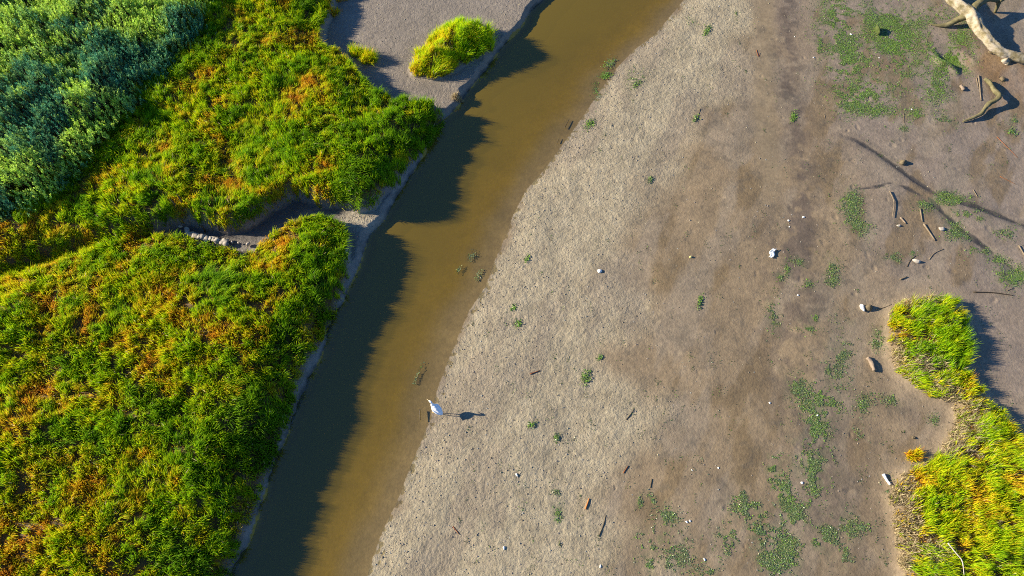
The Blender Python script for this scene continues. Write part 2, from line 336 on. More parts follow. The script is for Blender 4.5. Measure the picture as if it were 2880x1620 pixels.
# ------------------------------------------------------------------ ground
def grow(a, b, step, far):
    c = list(np.arange(a, b + 1e-6, step)); lo, hi = [], []
    s = step; p = a
    while p > -far: s *= 1.35; p -= s; lo.append(p)
    s = step; p = b
    while p < far: s *= 1.35; p += s; hi.append(p)
    return np.array(lo[::-1] + c + hi)
gx = grow(-21, 21, .036, 500); gy = grow(.8, 24.5, .036, 500)
X, Y = np.meshgrid(gx, gy); X = X.ravel(); Y = Y.ravel()
Z = height(X, Y)
pale = rough_field(X, Y)
a, b, c, d = look(FA, X, Y), look(FB, X, Y), look(FC, X, Y), look(FD, X, Y)
left = xL(Y) - X; right = X - xR(Y)
isL = left > 0; isW = (~isL) & (right < 0); isR = right >= 0
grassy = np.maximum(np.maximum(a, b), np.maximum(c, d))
topmud = isL & (Y > YTOP - .5)
crumb = np.where(isR, .30 + .70 * pale, np.where(topmud, .6, .55)); crumb[isW] = .06
# smooth wet lane running down the flat
lane = np.array([at(*p) for p in [(1935, -100), (1922, 0), (1921, 150), (1922, 300), (1934, 420), (1940, 500), (1935, 700)]])[::-1]
xl = np.interp(Y, lane[:, 1], lane[:, 0]); yf = at(1940, 520)[1]
lanew = np.exp(-((X - xl) / .42) ** 4) * ss(yf - 1.5, yf + 2.5, Y) * isR
dark = np.exp(-((X - xl - .95 - (fbm(X, Y, .6, 77, 3) - .5) * .8) / .5) ** 2) * ss(yf - 9, yf + 1, Y) * isR
dark2 = np.exp(-((X - xl - .5 - (fbm(X, Y, .4, 78, 3) - .5) * 2.0) / .9) ** 2) * ss(yf + 1, yf - 2, Y) * isR * ss(1, 4, Y)
crumb = crumb * (1 - .85 * lanew) * (1 - .4 * dark)
def mixc(A, B, w): return A * (1 - w[:, None]) + np.array(B) * w[:, None]
AL, AC = X * .42 + Y * .91, X * .91 - Y * .42                             # along and across the creek: the tide streaks the silt lengthwise
n1 = fbm(AC, AL * .5, .5, 81, 4); n2 = fbm(AC, AL * .38, 1.5, 82, 4); n3 = fbm(X, Y, 4.0, 83, 3)
col = np.tile(np.array([.208, .158, .098]), (len(X), 1))
col = mixc(col, (.200, .162, .128), ss(9, 14, X + (n1 - .5) * 5))                       # greyer, pinker mud to the right
col = mixc(col, (.150, .108, .056), ss(.55, .68, n2) * .7 * isR)                          # damp smooth spots
col = mixc(col, (.330, .288, .202), pale * (0.65 + .35 * n3) * isR)                              # pale dried bar
col = mixc(col, (.220, .182, .135), ss(.5, .66, fbm(AC, AL * .35, 1.1, 87, 4)) * .6 * isR)
col = mixc(col, (.212, .166, .104), lanew)
col = mixc(col, (.118, .092, .068), np.clip(dark * (.25 + .75 * ss(.40, .58, n2 * .45 + n3 * .55)) + dark2 * .75 * ss(.34, .54, n2 * .5 + n3 * .5), 0, 1))
ru = np.exp(-((X - at(2540, 190)[0]) / 1.3) ** 2 - ((Y - at(2540, 190)[1]) / 1.2) ** 2) + np.exp(-((X - at(2440, 140)[0]) / .5) ** 2 - ((Y - at(2440, 140)[1]) / .9) ** 2)
col = mixc(col, (.19, .105, .038), np.clip(ru, 0, 1) * ss(.35, .65, n2) * .6)               # rust-coloured seep by the trunk
wv = (fbm(X, Y, 2.6, 97, 3) - .5) * .22; wd = .05 + .07 * fbm(X, Y, 1.6, 96, 2)
e1, e2, e3 = np.abs(look(FCH1, X, Y) + wv * .6), np.abs(look(FCH2, X, Y) + wv), np.abs(look(FCH3, X, Y) + wv * .6)
m1_ = ss(at(2080, 335)[0], at(2180, 375)[0], X)
chd = np.maximum(np.maximum((1 - ss(wd * .7, wd * 1.25, e1)) * m1_, (1 - ss(wd * .8, wd * 1.4, e2))), (1 - ss(wd * .4, wd * .8, e3)) * .9)
chd = np.clip(np.maximum(chd, .40 * np.exp(-(e1 / .22) ** 2) * m1_) * (.75 + .5 * n3), 0, 1)
col = mixc(col, (.036, .034, .034), chd * .95)
col = mixc(col, (.20, .172, .142), topmud.astype(float))
col = mixc(col, (.19, .172, .155), (isL & ~topmud).astype(float))
col = mixc(col, (.095, .085, .078), isL * np.exp(-(look(FGUL, X, Y) / .55) ** 4) * (Z < .3))     # shade on the gully floor, put into the mud colour
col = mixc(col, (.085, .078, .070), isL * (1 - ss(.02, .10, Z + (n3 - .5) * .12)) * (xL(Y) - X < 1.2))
crumb = np.where(isL & (left < 1.0), .95, crumb)
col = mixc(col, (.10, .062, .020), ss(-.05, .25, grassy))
mot = fbm(X, Y, 7.5, 98, 3); col = col * np.where(isR, .88 + .24 * mot, 1)[:, None]
col = mixc(col, (.085, .075, .058), ss(.66, .76, fbm(X, Y, 3.2, 99, 4)) * .35 * isR * (1 - .6 * pale))
dry = ss(-1.0, -.05, d) * (d < .3) * isR
col = mixc(col, (.27, .21, .14), dry * .6)
film = np.clip(look(FALG, X, Y), 0, 1) * ss(.40, .56, fbm(X, Y, 1.7, 401, 3) * .45 + fbm(X, Y, 7, 404, 4) * .55)
col = mixc(col, (.115, .135, .062), film * .85 * isR)                                # thin green film growing on the mud
sp_ = at(905, 548, .3); spit = np.exp(-((X - sp_[0]) / .55) ** 2 - ((Y - sp_[1]) / .35) ** 2) * (grassy < 0)
col = mixc(col, (.34, .30, .235), np.clip(spit * 1.3, 0, 1))
# creek bed: amber silt film in the deeper water, plain mud at the shallows
bedw = isW.astype(float)
dep = np.clip((-right - .25 + (fbm(X, Y, .8, 92, 3) - .5) * .8) / 1.3, 0, 1)
bedc = np.array([.185, .140, .078]) * (1 - ss(.05, .8, dep))[:, None] + np.array([.22, .145, .012]) * ss(.05, .8, dep)[:, None]
bedc = bedc * (.8 + .4 * fbm(X, Y, .6, 91, 4))[:, None] * (.9 + .2 * n3)[:, None]
col = col * (1 - bedw[:, None]) + bedc * bedw[:, None]
# small-scale relief in the mesh itself
amp = np.where(isR, .004 + .009 * pale, np.where(isW, .001, .008)) * (1 - .8 * lanew)
Z = Z + (fbm(X, Y, 8.5, 95, 3) - .5) * 2 * amp
nx, ny = len(gx), len(gy)
Zg = Z.reshape(ny, nx); ix0 = int(np.searchsorted(gx, -21)); iy0 = int(np.searchsorted(gy, .8))
for _ in range(200):                                                    # footprints, worm holes and small slumps in the soft mud
    cx_, cy_ = rng.uniform(-1, 20), rng.uniform(1, 24)
    if cx_ < float(xR(np.array([cy_]))[0]) + .6: continue
    r0 = rng.uniform(.035, .09); dpt = rng.uniform(.006, .022)
    a0, a1 = np.searchsorted(gx, [cx_ - 3 * r0, cx_ + 3 * r0]); b0, b1 = np.searchsorted(gy, [cy_ - 3 * r0, cy_ + 3 * r0])
    if a1 <= a0 or b1 <= b0: continue
    el = rng.uniform(.6, 1.5); dd = ((gx[a0:a1][None] - cx_) / r0 * el) ** 2 + ((gy[b0:b1][:, None] - cy_) / r0 / el) ** 2
    Zg[b0:b1, a0:a1] += -dpt * np.exp(-dd) + .35 * dpt * np.exp(-(np.sqrt(dd) - 1.6) ** 2 * 4)
Z = Zg.ravel()
i, j = np.meshgrid(np.arange(nx - 1), np.arange(ny - 1)); q = (j * nx + i).ravel()
F = np.stack([q, q + 1, q + nx + 1, q + nx], 1).ravel()
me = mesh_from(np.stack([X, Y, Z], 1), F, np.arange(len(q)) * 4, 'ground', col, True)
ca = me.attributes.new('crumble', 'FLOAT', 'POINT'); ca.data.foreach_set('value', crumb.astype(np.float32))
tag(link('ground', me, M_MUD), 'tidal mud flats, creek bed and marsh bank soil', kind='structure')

# ------------------------------------------------------------------ water
ys = np.concatenate([[-6, 0], np.arange(1, 26, .08), [30, 60]]); NC = 61
yy = np.repeat(ys, NC); tt = np.tile(np.linspace(0, 1, NC), len(ys))
xl0 = xL(yy) - .5; xr0 = xR(yy) + .5; xx = xl0 + (xr0 - xl0) * tt
q = np.array([jj * NC + ii for jj in range(len(ys) - 1) for ii in range(NC - 1)])
me = mesh_from(np.stack([xx, yy, np.zeros(len(xx))], 1), np.stack([q, q + 1, q + NC + 1, q + NC], 1).ravel(), np.arange(len(q)) * 4, 'water', None, True)
da = me.attributes.new('depth', 'FLOAT', 'POINT'); da.data.foreach_set('value', np.clip(-height(xx, yy), 0, 1).astype(np.float32))
tag(link('water', me, M_WATER), 'shallow amber tidal creek water', kind='structure')

# ------------------------------------------------------------------ tubes and lumps
def spline(P, n):
    P = np.array(P, float); m = len(P)
    if m == 2: 
        t = np.linspace(0, 1, n)[:, None]; return P[0] * (1 - t) + P[1] * t
    Q = np.concatenate([[2 * P[0] - P[1]], P, [2 * P[-1] - P[-2]]]); out = []
    for u in np.linspace(0, m - 1 - 1e-6, n):
        i_ = int(u); f = u - i_; p0, p1, p2, p3 = Q[i_:i_ + 4]
        out.append(.5 * (2 * p1 + (p2 - p0) * f + (2 * p0 - 5 * p1 + 4 * p2 - p3) * f * f + (3 * p1 - p0 - 3 * p2 + p3) * f ** 3))
    return np.array(out)
def tube(name, path, radii, seg=10, n=None, rough=.0, seed=0, squash=1.0, ridge=0.0):
    n = n or max(2, (len(path) - 1) * 5 + 1)
    P = spline(path, n); rr = np.interp(np.linspace(0, 1, n), np.linspace(0, 1, len(radii)), radii)
    T = np.gradient(P, axis=0); T /= np.linalg.norm(T, axis=1, keepdims=True) + 1e-9
    ref = np.array([0, 0, 1.0]) if abs(T[0][2]) < .9 else np.array([1.0, 0, 0])
    V = []; r_ = np.random.default_rng(seed)
    ph = r_.uniform(0, 6.28, 6)
    prev = None
    for k in range(n):
        s = np.cross(T[k], ref); s /= np.linalg.norm(s) + 1e-9
        if prev is not None and s @ prev < 0: s = -s
        prev = s; u = np.cross(s, T[k])
        for q in range(seg):
            an = 6.28318 * q / seg
            lump = 1 + rough * (math.sin(k * .55 + ph[0] + 2 * an) * .4 + math.sin(k * .23 + ph[1] + an) * .5 + r_.normal(0, .25)) + ridge * math.sin(an * 5 + ph[2] + k * .12)
            V.append(P[k] + (s * math.cos(an) + u * math.sin(an) * squash) * rr[k] * lump)
    F = []; ls = []
    for k in range(n - 1):
        for q in range(seg):
            a_ = k * seg + q; b_ = k * seg + (q + 1) % seg; ls.append(len(F)); F += [a_, b_, b_ + seg, a_ + seg]
    ls.append(len(F)); F += list(range(seg))[::-1]; ls.append(len(F)); F += [(n - 1) * seg + q for q in range(seg)]
    return mesh_from(np.array(V), F, ls, name, None, True)
def gz(x, y): return float(height(np.array([x]), np.array([y]))[0])
def g3(px, py, up=0.0, z0=None):
    x, y = at(px, py, (z0 or 0.08) + up); return np.array([x, y, gz(x, y) + up])

def stick(pts, rad, mat, label, name='stick', cat='stick', group='sticks strewn over the mud', up=.0, seg=6, rough=.25, taper=.6):
    rad *= .82
    P = np.array([g3(*p[:2], (p[2] if len(p) > 2 else rad * .7 + up)) for p in pts]); o = P.mean(0); o[2] = min(P[:, 2]) - rad * .7
    me = tube(name, P - o, [rad, rad * (1 + taper) / 2, rad * taper], seg, None, rough, random.randint(0, 999))
    return tag(link(name, me, mat, loc=tuple(o)), label, cat, group)
def lump(px, py, size, mat, label, name='stone', cat='stone', group='stones on the mud', sc=(1, .8, .6), rot=0.0, sink=.25, z=None):
    r_ = np.random.default_rng(int(px * 7 + py))
    V = []; F = []; ls = []; nu, nv = 12, 7
    ph = r_.uniform(0, 6.28, 8)
    for j_ in range(nv + 1):
        th = math.pi * j_ / nv
        for i_ in range(nu):
            a_ = 6.28318 * i_ / nu; d_ = np.array([math.sin(th) * math.cos(a_), math.sin(th) * math.sin(a_), math.cos(th)])
            k = 1 + .16 * math.sin(3 * d_[0] + ph[0]) + .16 * math.sin(4 * d_[1] + ph[1]) + .12 * math.sin(5 * d_[2] + ph[2]) + .07 * math.sin(8 * d_[0] + 6 * d_[1] + ph[3])
            V.append(d_ * k * size * np.array(sc))
    for j_ in range(nv):
        for i_ in range(nu):
            a_ = j_ * nu + i_; b_ = j_ * nu + (i_ + 1) % nu; ls.append(len(F)); F += [a_, a_ + nu, b_ + nu, b_]
    V = np.array(V); c_, s_ = math.cos(rot), math.sin(rot); V = np.stack([V[:, 0] * c_ - V[:, 1] * s_, V[:, 0] * s_ + V[:, 1] * c_, V[:, 2]], 1)
    x, y = at(px, py, .08); zz = gz(x, y) if z is None else z
    V[:, 2] += size * sc[2] * (1 - sink * 2)
    me = mesh_from(V, F, ls, name, None, True)
    return tag(link(name, me, mat, loc=(x, y, zz)), label, cat, group)

# ------------------------------------------------------------------ grass
def blade_mesh(name, P, H, Wd, lean, colb, colt, origin):
    n = len(P)
    ln = np.linalg.norm(lean, axis=1, keepdims=True) + 1e-6
    ang = rng.uniform(0, 6.283, n)
    side = np.stack([np.cos(ang), np.sin(ang), np.zeros(n)], 1) * (Wd / 2)[:, None]
    l3 = np.concatenate([lean, np.zeros((n, 1))], 1)
    up = np.array([0, 0, 1.0])
    k = np.sqrt(np.maximum(1 - np.minimum(ln[:, 0], .97) ** 2, .05))
    base = P - up * .03
    mid = P + l3 * (H * .34)[:, None] + up * (H * (.58 * .5 + .58 * k * .5))[:, None]
    tip = P + l3 * H[:, None] + up * (H * k)[:, None]
    V = np.stack([base - side, base + side, mid - side * .85, mid + side * .85, tip], 1).reshape(-1, 3) - np.array(origin)
    o = np.arange(n) * 5
    L = np.stack([o, o + 1, o + 3, o + 2, o + 2, o + 3, o + 4], 1).ravel()
    ls = np.stack([np.arange(n) * 7, np.arange(n) * 7 + 4], 1).ravel()
    cm = colb * .45 + colt * .55
    Cc = np.stack([colb, colb, cm, cm, colt], 1).reshape(-1, 3)
    return mesh_from(V, L, ls, name, Cc)

PAL = dict(lime=(.28, .36, .003), green=(.12, .25, .003), dkgreen=(.05, .135, .006), gold=(.42, .30, .010), rust=(.34, .15, .012), straw=(.74, .62, .38), tan=(.40, .32, .18))
PAL = {k: np.array(v) * (1.0 if k in ('straw', 'tan') else 2.0) for k, v in PAL.items()}

def grass(name, F, tufts_per_m2, per_tuft, hmul, greenf, origin=(0, 0, 0), bbox=None, strawf=None, wind=(.22, .02), thatch=420, gain=1.0):
    m = F > -0.3
    xs, ysx = GX[m], GY[m]
    x0, x1, y0, y1 = xs.min(), xs.max(), ysx.min(), ysx.max()
    y0 = max(y0, .2); x0 = max(x0, -21.5); y1 = min(y1, 25.5); x1 = min(x1, 21.5)
    area = (x1 - x0) * (y1 - y0); n = int(area * tufts_per_m2)
    tx = rng.uniform(x0, x1, n); ty = rng.uniform(y0, y1, n)
    # denser-than-random spacing is not needed: clumping reads as marsh
    k = (look(F, tx, ty) > -.02) ; tx, ty = tx[k], ty[k]; n = len(tx)
    g = greenf(tx, ty)                                             # 0 rusty mat .. 1 tall green
    lum = fbm(tx, ty, 1.7, 131, 3)
    cnt = (per_tuft * rng.uniform(.6, 1.4, n) * (.65 + .6 * g)).astype(int)
    idx = np.repeat(np.arange(n), cnt); m_ = len(idx)
    rad = (1 / math.sqrt(tufts_per_m2)) * .36 * rng.uniform(.6, 1.3, n)[idx]
    ox = rng.normal(0, 1, m_) * rad; oy = rng.normal(0, 1, m_) * rad
    px, py = tx[idx] + ox, ty[idx] + oy
    # thatch blades everywhere between
    nt_ = int(area * thatch); qx = rng.uniform(x0, x1, nt_); qy = rng.uniform(y0, y1, nt_)
    k = look(F, qx, qy) > rng.uniform(-.05, .1, nt_); qx, qy = qx[k], qy[k]; nt_ = len(qx)
    gi = np.concatenate([g[idx], greenf(qx, qy) * .5])
    th = np.concatenate([rng.normal(0, .13, n)[idx] + lum[idx] - .5, rng.normal(-.1, .1, nt_)])
    hs = np.concatenate([rng.uniform(.65, 1.35, n)[idx], np.full(nt_, .5)])
    lx = np.concatenate([ox / rad * .10, rng.normal(0, .4, nt_)]); ly = np.concatenate([oy / rad * .10, rng.normal(0, .4, nt_)])
    tl = rng.normal(0, .15, (n, 2)) + np.stack([fbm(tx, ty, .8, 141, 3) - .5, fbm(tx, ty, .8, 142, 3) - .5], 1) * 1.3; tl = np.concatenate([tl[idx], np.zeros((nt_, 2))])
    px = np.concatenate([px, qx]); py = np.concatenate([py, qy])
    sd = look(F, px, py); k = sd > rng.uniform(-.05, .07, len(px))
    px, py, gi, th, hs, lx, ly, tl, sd = px[k], py[k], gi[k], th[k], hs[k], lx[k], ly[k], tl[k], sd[k]
    n = len(px)
    gj = np.clip(gi + rng.normal(0, .13, n), 0, 1)
    H = (.16 + .15 * gi) * hs * rng.uniform(.55, 1.15, n) * hmul * (1 + .12 * (1 - ss(.0, .45, sd)))
    lean = np.stack([lx + wind[0] + tl[:, 0] + rng.normal(0, .16, n), ly + wind[1] + tl[:, 1] + rng.normal(0, .16, n)], 1)
    ll = np.linalg.norm(lean, axis=1, keepdims=True); lean = lean * np.minimum(1, .9 / np.maximum(ll, 1e-6))
    Wd = rng.uniform(.010, .022, n) 
    # colours run rust > gold > lime > green > dark green
    stops = np.array([0, .22, .45, .72, 1.0]); cs = np.stack([PAL['rust'], PAL['gold'], PAL['lime'], PAL['green'], PAL['dkgreen']])
    q = np.clip(gj * .95 + th * .45 - .02, 0, 1)
    ct = np.stack([np.interp(q, stops, cs[:, c_]) for c_ in range(3)], 1)
    qb = np.clip(q - .12, 0, 1); cb = np.stack([np.interp(qb, stops, cs[:, c_]) for c_ in range(3)], 1) * .35 + np.array([.10, .065, .018]) * .65  # brown sheath bases, also darkened to paint in shade between tufts
    ct *= gain * rng.uniform(.8, 1.25, n)[:, None]; cb *= gain
    if strawf is not None:
        s = strawf(px, py) > rng.uniform(0, 1, n)
    else:
        s = rng.uniform(0, 1, n) < .012
    sc = PAL['straw'] * rng.uniform(.5, 1.1, n)[:, None] * np.where(rng.uniform(0, 1, n) < .5, 1, .8)[:, None]
    ct[s] = sc[s]; cb[s] = sc[s] * .9
    if strawf is not None:
        lean[s] = lean[s] * .4 + rng.normal(0, .55, (int(s.sum()), 2)); ll = np.linalg.norm(lean, axis=1, keepdims=True); lean = lean * np.minimum(1, .93 / np.maximum(ll, 1e-6)); H[s] *= .8
    z = height(px, py)
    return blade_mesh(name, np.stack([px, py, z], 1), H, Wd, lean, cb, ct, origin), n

def green_marsh(x, y):
    e = np.maximum(look(FA, x, y), look(FB, x, y))
    base = .60 - .16 * ss(at(350, 1200, .8)[1] + .6, .8, y + .35 * (x + 9)) + (fbm(x, y, .7, 201, 3) - .5) * .7 + (fbm(x, y, 2.3, 202, 3) - .5) * .9
    edge = (1 - ss(.3, 2.0, np.minimum(xL(y) - x, 5) - .4)) * .22           # lusher along the creek
    return np.clip(base + edge - .25 * ss(.60, .72, fbm(x, y, 1.5, 203, 3)), 0.02, .95)
def green_clump(x, y): return np.clip(.60 + (fbm(x, y, 2.2, 205, 3) - .5) * .4 + .10 * (x - PCc[0]) / 1.2, .36, .85)
def green_right(x, y): return np.clip(.54 + (fbm(x, y, .9, 206, 4) - .5) * .6 + (fbm(x, y, 2.6, 208, 3) - .5) * .45, .27, .8)
def straw_right(x, y):
    out = sum((look(FD, x - q, y) < 0) * w for q, w in ((.2, .5), (.5, .38), (.9, .28), (1.4, .16)))
    return np.clip(out * ss(.36, .52, fbm(x, y, .9, 207, 3)) * 1.1 + .05 + .45 * ss(.64, .72, fbm(x, y, 1.6, 209, 3)), 0, .92)
PCc = np.mean(PC, axis=0); PDc = np.mean(PD, axis=0)

tot = 0
for nm, F, lab in (('marsh_grass', FA, 'green and gold marsh grass covering the upper bank below the dark shrubs'),
                   ('marsh_grass', FB, 'green and rust marsh grass covering the large lower bank beside the creek')):
    me, n = grass(nm, np.minimum(F, 9) if nm else F, 58.0, 46, .92, green_marsh); tot += n
    tag(link(nm, me, M_GRASS), lab, 'grass', 'grass on the marsh banks', 'stuff')
zc = float(height(np.array([PCc[0]]), np.array([PCc[1]]))[0])
me, n = grass('grass_clump', FC, 34, 95, 1.35, green_clump, gain=1.2, origin=(PCc[0], PCc[1], zc), wind=(.18, .05)); tot += n
tag(link('grass_clump', me, M_GRASS, loc=(PCc[0], PCc[1], zc)), 'rounded bright green grass clump standing alone on the mud by the creek edge', 'grass clump', 'grass clumps on the mud')
zd = float(height(np.array([PDc[0]]), np.array([PDc[1]]))[0])
me, n = grass('grass_clump', FD, 38, 70, 1.02, green_right, gain=1.1, origin=(PDc[0], PDc[1], zd), strawf=straw_right, wind=(.40, .0)); tot += n
tag(link('grass_clump', me, M_GRASS, loc=(PDc[0], PDc[1], zd)), 'long yellow-green grass clump with pale dead matted edge, at the lower right', 'grass clump', 'grass clumps on the mud')

def small_clump(px, py, rx, ry, n, h, pal, label, cat='grass clump', group='grass clumps on the mud', mat=None, wind=.15):
    x, y = at(px, py, .1)
    z = float(height(np.array([x]), np.array([y]))[0])
    k = 5; cx = rng.normal(0, rx * .5, k); cy = rng.normal(0, ry * .5, k); w = rng.integers(0, k, n)
    P = np.stack([x + cx[w] + rng.normal(0, rx * .3, n), y + cy[w] + rng.normal(0, ry * .3, n), np.zeros(n)], 1)
    P[:, 2] = height(P[:, 0], P[:, 1])
    lean = np.stack([(P[:, 0] - x) / rx * .3 + wind + rng.normal(0, .2, n), (P[:, 1] - y) / ry * .3 + rng.normal(0, .2, n)], 1)
    ll = np.linalg.norm(lean, axis=1, keepdims=True); lean *= np.minimum(1, .9 / np.maximum(ll, 1e-6))
    cs = np.array([PAL[q] for q in pal]); cc = cs[rng.integers(0, len(cs), n)] * rng.uniform(.7, 1.2, n)[:, None]
    me = blade_mesh('grass_clump', P, h * rng.uniform(.5, 1.1, n), rng.uniform(.01, .02, n), lean, cc * .8, cc, (x, y, z))
    return tag(link('grass_clump', me, mat or M_GRASS, loc=(x, y, z)), label, cat, group)
small_clump(898, 142, .22, .22, 500, .42, ['lime', 'gold', 'lime', 'green'], 'small yellow-green grass tuft just off the upper bank edge')
small_clump(928, 156, .26, .26, 800, .45, ['lime', 'gold', 'lime', 'gold', 'green'], 'larger yellow-green grass tuft between the upper bank and the round clump')
small_clump(850, 44, .24, .14, 260, .22, ['gold', 'rust', 'gold', 'lime'], 'low orange-gold grass tuft on the mud near the top edge')
small_clump(862, 8, .22, .12, 200, .2, ['gold', 'rust', 'gold'], 'low orange-gold grass tuft cut by the top of the picture')
small_clump(2292, 1148, .17, .15, 420, .24, ['gold', 'rust', 'gold', 'lime'], 'round orange-gold grass tuft on bare mud left of the long right clump')

lump(915, 460, .13, M_PALE, 'cream clod showing through the grass at the lower right of the upper bank', name='mud_clod', cat='mud clod', group=None, sc=(1, 1.2, .8), z=.62)
small_clump(1152, 250, .22, .16, 420, .16, ['tan', 'straw', 'tan'], 'low heap of grey dead stems on mud at the tip of the upper bank', 'dead stems', None)

# ------------------------------------------------------------------ shrubs
def shrubs():
    n = 11500
    tx = rng.uniform(-22, -8, n * 3); ty = rng.uniform(11, 26, n * 3)
    k = look(FSH, tx, ty) > rng.uniform(-.25, .15, n * 3); tx, ty = tx[k], ty[k]; n = len(tx)
    sd = look(FSH, tx, ty)
    mound = fbm(tx, ty, .55, 301, 3)
    top = (.25 + .5 * ss(-.1, .9, sd) + (mound - .5) * .9 + (fbm(tx, ty, 1.6, 303, 3) - .5) * .9)
    lev = np.where(rng.uniform(0, 1, n) < .7, 1, rng.uniform(.5, .95, n))
    z0 = .52 + np.maximum(top, .1) * lev
    L = rng.uniform(.22, .42, n)
    tilt = rng.normal(0, .22, (n, 2)) + np.array([.05, .0])
    # bluish-grey sprigs with yellow-green drifts: part leaf tone, part painted sunlit highlights
    yl = ss(.50, .62, fbm(tx, ty, .45, 305, 3) * .8 + fbm(tx, ty, 2.2, 306, 2) * .25 - .02 + ss(13.8, 11.6, ty + .25 * (tx + 20)) * .22 + np.exp(-((tx - at(420, 50, 1)[0]) / 2.2) ** 2 - ((ty - at(420, 50, 1)[1]) / 1.5) ** 2) * .15)
    yl = np.clip(yl * .8 + .05 + rng.normal(0, .2, n), 0, 1)
    nl = 15
    idx = np.repeat(np.arange(n), nl); m = len(idx)
    t = np.tile(np.linspace(.08, 1, nl), n) ; ang = np.tile(np.arange(nl) * 2.4, n) + rng.uniform(0, 6.28, n)[idx]
    r = (.085 * (1 - .75 * t) + .02) * rng.uniform(.8, 1.3, m)
    ax = np.stack([tilt[idx, 0], tilt[idx, 1], np.ones(m)], 1); ax /= np.linalg.norm(ax, axis=1, keepdims=True)
    Pc = np.stack([tx[idx], ty[idx], z0[idx]], 1) + ax * (t * L[idx])[:, None]
    out = np.stack([np.cos(ang), np.sin(ang), np.full(m, 1.15) + t], 1); out /= np.linalg.norm(out, axis=1, keepdims=True)
    sidev = np.stack([-np.sin(ang), np.cos(ang), np.zeros(m)], 1)
    ln = rng.uniform(.05, .09, m); w = rng.uniform(.012, .022, m)
    p0 = Pc + out * (r * .2)[:, None]
    V = np.stack([p0, p0 + out * (ln * .5)[:, None] - sidev * w[:, None], p0 + out * ln[:, None], p0 + out * (ln * .5)[:, None] + sidev * w[:, None]], 1).reshape(-1, 3)
    ct = np.array([.066, .245, .14]) * (1 - yl[:, None]) + np.array([.52, .72, .09]) * yl[:, None]
    cc = ct[idx] * (rng.uniform(.65, 1.35, n)[idx] * rng.uniform(.8, 1.2, m))[:, None] 
    cc = np.repeat(cc, 4, axis=0)
    # woody stems under the sprigs
    ns = n // 2
    sb = np.stack([tx[:ns], ty[:ns], height(tx[:ns], ty[:ns]) - .02], 1); st = np.stack([tx[:ns], ty[:ns], z0[:ns] + L[:ns] * .9], 1) + np.concatenate([tilt[:ns] * L[:ns, None], np.zeros((ns, 1))], 1)
    e = np.array([.008, 0, 0]); f = np.array([0, .008, 0])
    Vs = np.stack([sb - e, sb + e, st + e * .4, st - e * .4, sb - f, sb + f, st + f * .4, st - f * .4], 1).reshape(-1, 3)
    Vall = np.concatenate([V, Vs]); cs = np.concatenate([cc, np.tile([.10, .075, .045], (len(Vs), 1))])
    return mesh_from(Vall, np.arange(len(Vall)), np.arange(len(Vall) // 4) * 4, 'shrub_thicket', cs)
tag(link('shrub_thicket', shrubs(), M_SHRUB), 'dense blue-green shrub thicket filling the upper left corner', 'shrubs', None, 'stuff')

# ------------------------------------------------------------------ algae film on the flats
def fronds(name, x, y, size, cc, origin=(0, 0, 0), lift=.01, strands=None):
    n = len(x); z = height(x, y) + rng.uniform(.002, lift, n)
    th = rng.uniform(0, 6.283, n); tilt = rng.normal(0, .32, n); tilt2 = rng.normal(0, .3, n)
    u = np.stack([np.cos(th), np.sin(th), tilt], 1); v = np.stack([-np.sin(th), np.cos(th), tilt2], 1)
    P = np.stack([x, y, z + size * .2], 1) - np.array(origin)
    a_, b_ = size[:, None], (size * rng.uniform(.35, .7, n))[:, None]
    V = np.stack([P - u * a_, P - v * b_ + u * a_ * .2, P + u * a_ * .9 + v * b_ * .3, P + v * b_], 1).reshape(-1, 3)
    if strands is not None:                                                # filaments joining the fronds at a holdfast, strands = their end points
        m = len(strands); ex = np.concatenate([[strands.mean(0)], strands]); ez = height(ex[:, 0], ex[:, 1]) + .012
        E = np.concatenate([ex, ez[:, None]], 1) - np.array(origin); d = E[1:, :2] - E[0, :2]; d = d / (np.linalg.norm(d, axis=1, keepdims=True) + 1e-6) * .004
        sd_ = np.stack([-d[:, 1], d[:, 0], np.zeros(m)], 1)
        Vs = np.concatenate([E[:1], E[1:] - sd_, E[1:] + sd_]); b0 = n * 4
        Fs = np.stack([np.full(m, b0), b0 + 1 + np.arange(m), b0 + 1 + m + np.arange(m)], 1).ravel()
        return mesh_from(np.concatenate([V, Vs]), np.concatenate([np.arange(n * 4), Fs]), np.concatenate([np.arange(n) * 4, n * 4 + np.arange(m) * 3]), name, np.concatenate([np.repeat(cc, 4, axis=0), np.tile([.07, .11, .04], (len(Vs), 1))]))
    return mesh_from(V, np.arange(n * 4), np.arange(n) * 4, name, np.repeat(cc, 4, axis=0))
def algcol(n, bright):
    g = np.array([.14, .26, .03]); dk = np.array([.115, .175, .085]); ol = np.array([.17, .185, .07])
    w = rng.uniform(0, 1, n)
    c_ = np.where((w < bright)[:, None], g, np.where((w < .5 + bright * .5)[:, None], dk, ol))
    return c_ * rng.uniform(.6, 1.35, n)[:, None]
xs, ys_, cs_ = [], [], []
for (px, py, rx, ry, dn) in ALG:
    n = int(rx * ry * dn * 4.2)
    r_ = np.abs(rng.normal(0, .85, n)); an = rng.uniform(0, 6.283, n)
    w = np.array([at(px + rx * q * math.cos(s), py + ry * q * math.sin(s)) for q, s in zip(r_, an)])
    k = (fbm(w[:, 0], w[:, 1], 1.7, 401, 3) * .42 + fbm(w[:, 0], w[:, 1], 6.5, 402, 2) * .33 + fbm(w[:, 0], w[:, 1], 16, 403, 2) * .25 + rng.normal(0, .03, n)) > (.535 if py < 400 else .556) - .07 * min(dn, 1.2) + .09 * (r_ - .6)
    w = w[k]; xs.append(w[:, 0]); ys_.append(w[:, 1]); cs_.append(algcol(len(w), min(.7, dn * .35 + (.25 if py < 300 else 0))))
